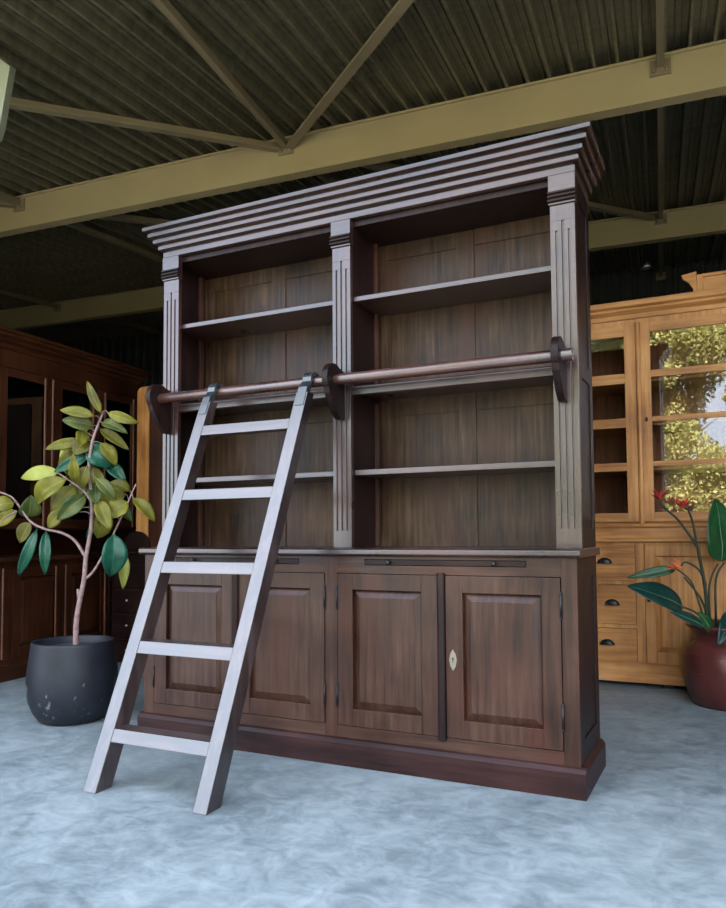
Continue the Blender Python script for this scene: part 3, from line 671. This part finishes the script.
# ------------------------------------------------------------------ floor, ground, roof
def slab(name, u0, u1, v0, v1, z0, z1, mat):
    pts = [B(u0, v0, z0), B(u1, v0, z0), B(u1, v1, z0), B(u0, v1, z0), B(u0, v0, z1), B(u1, v0, z1), B(u1, v1, z1), B(u0, v1, z1)]
    return struct(MB().hexa(pts).obj(name, mat))
slab('floor', -9, 9, -5.5, 5.2, -.15, 0, M['floor'])
slab('ground', -60, 60, -10.5, -5.5, -.3, -.03, M['paving'])
slab('lawn', -60, 60, -90, -10.5, -.3, -.03, M['grass'])
m = MB(); ww_ = []
for i_ in range(120):
    for du, dv in ((0, 0), (.03, .02), (.10, .02), (.13, 0)): ww_.append((-9+.15*i_+du, 5.0+dv))
lo = [m.bm.verts.new(B(u_, v_, 0)) for u_, v_ in ww_]; hi = [m.bm.verts.new(B(u_, v_, 4.2)) for u_, v_ in ww_]
lo2 = [m.bm.verts.new(B(u_, v_+.03, 0)) for u_, v_ in ww_]; hi2 = [m.bm.verts.new(B(u_, v_+.03, 4.2)) for u_, v_ in ww_]
for i_ in range(len(ww_)-1):
    m.bm.faces.new((lo[i_], lo[i_+1], hi[i_+1], hi[i_])); m.bm.faces.new((lo2[i_+1], lo2[i_], hi2[i_], hi2[i_+1])); m.bm.faces.new((hi[i_], hi[i_+1], hi2[i_+1], hi2[i_]))
struct(m.obj('wall_back', M['wallm']))
slab('wall_left', -9.2, -9, -5.5, 5.2, 0, 4.18, M['wallm'])
slab('shade_wall_front', -9, -3.4, -2.45, -2.27, 0, 3.43, M['wallm'])  # unseen wall added to block daylight from the front left
slab('shade_wall_right', 6, 6.2, -3.2, 5.2, 0, 4.18, M['wallm'])  # unseen wall, extended forward to keep side light off the bookcase
ZR = 3.652; SL = .09
def roofz(v): return ZR+SL*v
# corrugated deck: narrow lower ribs, wide upper pans with two small stiffening grooves
v0, v1 = -2.25, 5.1; pit = .125; m = MB()
cs = [(0, 0), (.016, 0), (.022, .052), (.050, .052), (.054, .043), (.060, .043), (.064, .052), (.084, .052), (.088, .043), (.094, .043), (.098, .052), (.119, .052)]
A = []; Bv = []; T0 = []; T1 = []
n = int(17.9/pit); u = -8.95
for i in range(n):
    for du, dz in cs:
        A.append(m.bm.verts.new(B(u+du, v0, roofz(v0)+dz))); Bv.append(m.bm.verts.new(B(u+du, v1, roofz(v1)+dz)))
        T0.append(m.bm.verts.new(B(u+du, v0, roofz(v0)+dz+.012+.0))); T1.append(m.bm.verts.new(B(u+du, v1, roofz(v1)+dz+.012)))
    u += pit
for i in range(len(A)-1):
    m.bm.faces.new((A[i], A[i+1], Bv[i+1], Bv[i])); m.bm.faces.new((T0[i+1], T0[i], T1[i], T1[i+1])); m.bm.faces.new((A[i+1], A[i], T0[i], T0[i+1]))
struct(m.obj('ceiling', M['deck']))
slab_pts = [B(-9, v0, roofz(v0)+.07), B(9, v0, roofz(v0)+.07), B(9, v1+.1, roofz(v1)+.07), B(-9, v1+.1, roofz(v1)+.07)]
struct(MB().hexa(slab_pts+[p+Vector((0, 0, .1)) for p in slab_pts]).obj('roof', M['wallm']))
for v in (0, 2.77):
    z1 = roofz(v)-.002; z0 = z1-.25; m = MB()
    m.prism([(0, z0), (.085, z0), (.085, z0+.012), (.008, z0+.012), (.008, z1-.012), (.085, z1-.012), (.085, z1), (-.016, z1), (-.016, z1-.014), (0, z1-.014)], -8.95, 8.95, 'x')
    o = struct(m.obj('roof_beam', M['steel'])); o.matrix_world = Matrix.Translation((OX, OY, 0)) @ Matrix.Rotation(BA, 4, 'Z') @ Matrix.Translation((0, v, 0))
nodes = [-7.54, -5.21, -2.88, -.55, 1.78, 4.11, 6.44]; vs = [-2.2, 0, 2.77, 5.0]
for a, b in zip(vs, vs[1:]):
    for q in nodes:
        if abs(q) > 6.5: continue
        va = a+.0; vb = b
        mb = MB().bar(B(q+(.27 if a < 0 and q == -.55 else 0), a+.01, roofz(a)-.055), B(q, b-.012, roofz(b)-.055), .038, .045)
        p = B(q, b-.006, roofz(b)-.075); w = Vector((UX, UY, 0))*.055; h = Vector((0, 0, .045)); nrm = Vector((-UY, UX, 0))*.005
        mb.hexa([p-w-h-nrm, p+w-h-nrm, p+w-h+nrm, p-w-h+nrm, p-w+h-nrm, p+w+h-nrm, p+w+h+nrm, p-w+h+nrm])
        for s_ in (-.6, .6):
            c_ = p+w*s_-h*.45; mb.sphere(c_-nrm*2.2, .011, n=8)
        struct(mb.obj('roof_tie', M['steel_d']))
def brace(u0, a, u1, b, z=.075):
    struct(MB().bar(B(u0, a, roofz(a)-z), B(u1, b, roofz(b)-z), .055, .012).bar(B(u0, a, roofz(a)-z+.02), B(u1, b, roofz(b)-z+.02), .010, .05).obj('roof_brace', M['steel_d']))
brace(-.60, -.02, -2.58, -2.2, .085); brace(-.52, -.02, 1.80, -2.2, .085)
struct(MB().bar(B(-8.9, -2.21, roofz(-2.2)-.03), B(8.9, -2.21, roofz(-2.2)-.03), .05, .06).obj('roof_edge', M['steel_d']))
brace(-.50, .10, 1.73, 2.75); brace(-2.83, .10, -.60, 2.75)
brace(-2.93, -.02, -4.9, -2.2); brace(1.83, .10, 4.06, 2.75)
# hanging pieces at the upper left
pg = thing('green_panel', 'pale olive-green panel hanging under the roof at the upper left corner', 'panel')
pg_ = MB(); E0 = [B(-1.95, -1.50, 3.14), B(-1.435, -1.44, 3.445), B(-1.50, -1.36, 3.36), B(-2.1, -1.0, 3.05)]
pa = [Vector(PANEL[k]) for k in range(5)]; of = Vector((-.02, .05, .02))
vv = [pg_.bm.verts.new(p) for p in pa]; ww = [pg_.bm.verts.new(p+of) for p in pa]
pg_.bm.faces.new(vv); pg_.bm.faces.new(ww[::-1])
for i in range(5): pg_.bm.faces.new((vv[i], ww[i], ww[(i+1) % 5], vv[(i+1) % 5]))
pg_.obj('board', M['palesteel'], pg, .002)
MB().tube([pa[4]+Vector((0, .02, 0)), pa[4]+Vector((0, .02, roofz(-1.5)-pa[4].z+.02))], .006).obj('hanger', M['steel_d'], pg)
rd = thing('hanging_rod', 'short pale metal rod end under the roof at the left edge', 'rod')
MB().tube([ROD[0], ROD[1]], .012).obj('tube', M['knob'], rd, smooth=True)
MB().tube([ROD[2], Vector(ROD[2])+Vector((0, 0, .3))], .004).obj('hanger', M['steel_d'], rd)
# small lamp far back
lp = thing('pendant_lamp', 'small pale pendant lamp hanging in the dark above the honey cabinet', 'lamp', LAMP)
MB().lathe([(.012, .06), (.02, .055), (.04, .02), (.055, 0), (.045, 0), (.03, .02), (.01, .045)], 20).obj('lamp_shade', M['knob'], lp, smooth=True)
MB().tube([(0, 0, .055), (0, 0, roofz(binv(LAMP[0], LAMP[1])[1])-LAMP[2]+.02)], .004).obj('cord', M['iron'], lp)

# ------------------------------------------------------------------ trees outside, seen in the cabinet glass
def tree(x, y, h, rx, n, seed, mat, label):
    t = thing('tree', label, 'tree', (x, y, -.03), 0, 'trees outside the open front'); r_ = random.Random(seed)
    tm = MB(); tm.tube(smooth_pts([(0, 0, 0), (.1, .05, h*.25), (-.05, .1, h*.5), (.05, 0, h*.8)]), .11, .04, 8)
    cl = []
    for i in range(75):
        a = r_.uniform(0, 2*PI); q = r_.uniform(.15, 1); zz = r_.uniform(.14, .97)
        rr = rx*math.sin(PI*min(1, zz*.9+.08))**.6*q
        c = Vector((rr*math.cos(a), rr*math.sin(a), h*zz)); cl.append((c, r_.uniform(.55, 1.0)))
        tm.tube([(0, 0, h*zz*.6), c*.6+Vector((0, 0, h*zz*.25)), c], .022, .008, 5)
    tm.obj('trunk', M['trunk'], t, smooth=True)
    m = MB()
    for i in range(n):
        c, s = cl[r_.randrange(len(cl))]
        d = Vector((r_.gauss(0, 1), r_.gauss(0, 1), r_.gauss(0, .8))).normalized()*s*r_.uniform(.55, 1.0)
        p = c+d; a = Vector((r_.gauss(0, 1), r_.gauss(0, 1), r_.gauss(0, .6))).normalized(); b = a.cross(Vector((r_.gauss(0, 1), r_.gauss(0, 1), r_.gauss(0, 1)))).normalized(); l = r_.uniform(.035, .08)
        m.bm.faces.new([m.bm.verts.new(p+a*l), m.bm.verts.new(p+b*l*.55), m.bm.verts.new(p-a*l), m.bm.verts.new(p-b*l*.55)])
    o = m.obj('foliage', mat, t); return t
TL = [(.75, -14.0, 8.8, 3.0, 105000, 'large bright leafy tree mirrored in the right pane of the honey cabinet'), (-4.6, -15.0, 7.2, 2.2, 3500, 'tree outside, left of the large one mirrored in the cabinet glass'),
      (7.6, -15.0, 7.4, 2.2, 3500, 'tree outside, right of the large one mirrored in the cabinet glass'), (-1.6, -20.5, 8.8, 2.7, 45000, 'farther darker tree mirrored in the narrow left pane of the honey cabinet')]
for i, (x, y, h, rx, n, lab) in enumerate(TL): tree(x, y, h, rx, n, 40+i, M['tleaf'] if i < 3 else M['tleaf2'], lab)
for i, x in enumerate((-6.5, .3, 7.1)):
    r_ = random.Random(70+i); m = MB()
    for k in range(3500):
        a = r_.uniform(0, 2*PI); q = math.sqrt(r_.random()); hh = r_.random()
        p = Vector((q*3.1*math.cos(a), q*.8*math.sin(a), .05+2.6*hh*(1-.35*q*q)))
        a_ = Vector((r_.gauss(0, 1), r_.gauss(0, 1), r_.gauss(0, .6))).normalized(); b_ = a_.orthogonal().normalized(); l = r_.uniform(.08, .16)
        m.bm.faces.new([m.bm.verts.new(p+a_*l), m.bm.verts.new(p+b_*l*.5), m.bm.verts.new(p-a_*l), m.bm.verts.new(p-b_*l*.5)])
    t = thing('hedge_bush', ['low far bush mirrored left in the cabinet glass', 'low far bush mirrored behind the large bright tree', 'low far bush outside, right of the mirrored trees'][i], 'bush', (x, -25.5, -.03), 0, 'low bushes beyond the trees')
    m.obj('foliage', M['tleaf2'], t); MB().tube([(0, 0, 0), (0, 0, .8)], .05, .02, 6).obj('stem', M['trunk'], t)

# ------------------------------------------------------------------ light: daylight through the open front, sun high behind the building
w = bpy.data.worlds.new('sky'); scene.world = w; w.use_nodes = True; nt = w.node_tree
bg = nt.nodes['Background']; sk = nt.nodes.new('ShaderNodeTexSky'); sk.sky_type = 'NISHITA'; sk.sun_disc = False
sk.sun_elevation = math.radians(48); sk.sun_rotation = math.radians(20); sk.air_density = 1.0; sk.dust_density = 2.0; sk.ozone_density = 1.4

tc = nt.nodes.new('ShaderNodeTexCoord'); cn = nt.nodes.new('ShaderNodeTexNoise'); cn.inputs['Scale'].default_value = 3.2; cn.inputs['Detail'].default_value = 7
nt.links.new(tc.outputs['Generated'], cn.inputs['Vector'])
cr_ = ramp(nt, cn.outputs['Fac'], [(.40, (.25, .25, .25)), (.60, (1, 1, 1))]); cm = nt.nodes.new('ShaderNodeMix'); cm.data_type = 'RGBA'
nt.links.new(cr_, cm.inputs[0]); nt.links.new(sk.outputs[0], cm.inputs[6]); cm.inputs[7].default_value = (CLOUD*.89, CLOUD*.98, CLOUD*1.16, 1)
nt.links.new(cm.outputs[2], bg.inputs[0]); bg.inputs[1].default_value = SKY
sl = bpy.data.lights.new('sun', 'SUN'); sl.energy = SUN; sl.angle = .01; sl.color = (1, .94, .82)
so = bpy.data.objects.new('sun', sl); C.objects.link(so)
so.rotation_euler = Vector((-.35, -.80, -.95)).to_track_quat('-Z', 'Y').to_euler()     # travels towards -y: it lights the trees, never the hall
vs_ = scene.view_settings; vs_.view_transform = 'Standard'; vs_.look = 'None'; vs_.exposure = EXPO; vs_.gamma = 1; vs_.use_curve_mapping = False
scene.cycles.max_bounces = 10; scene.cycles.diffuse_bounces = 6; scene.cycles.transmission_bounces = 8; scene.cycles.transparent_max_bounces = 8
scene.cycles.use_denoising = True; scene.cycles.sample_clamp_indirect = 8; scene.cycles.caustics_reflective = False; scene.cycles.caustics_refractive = False
bpy.context.view_layer.update()
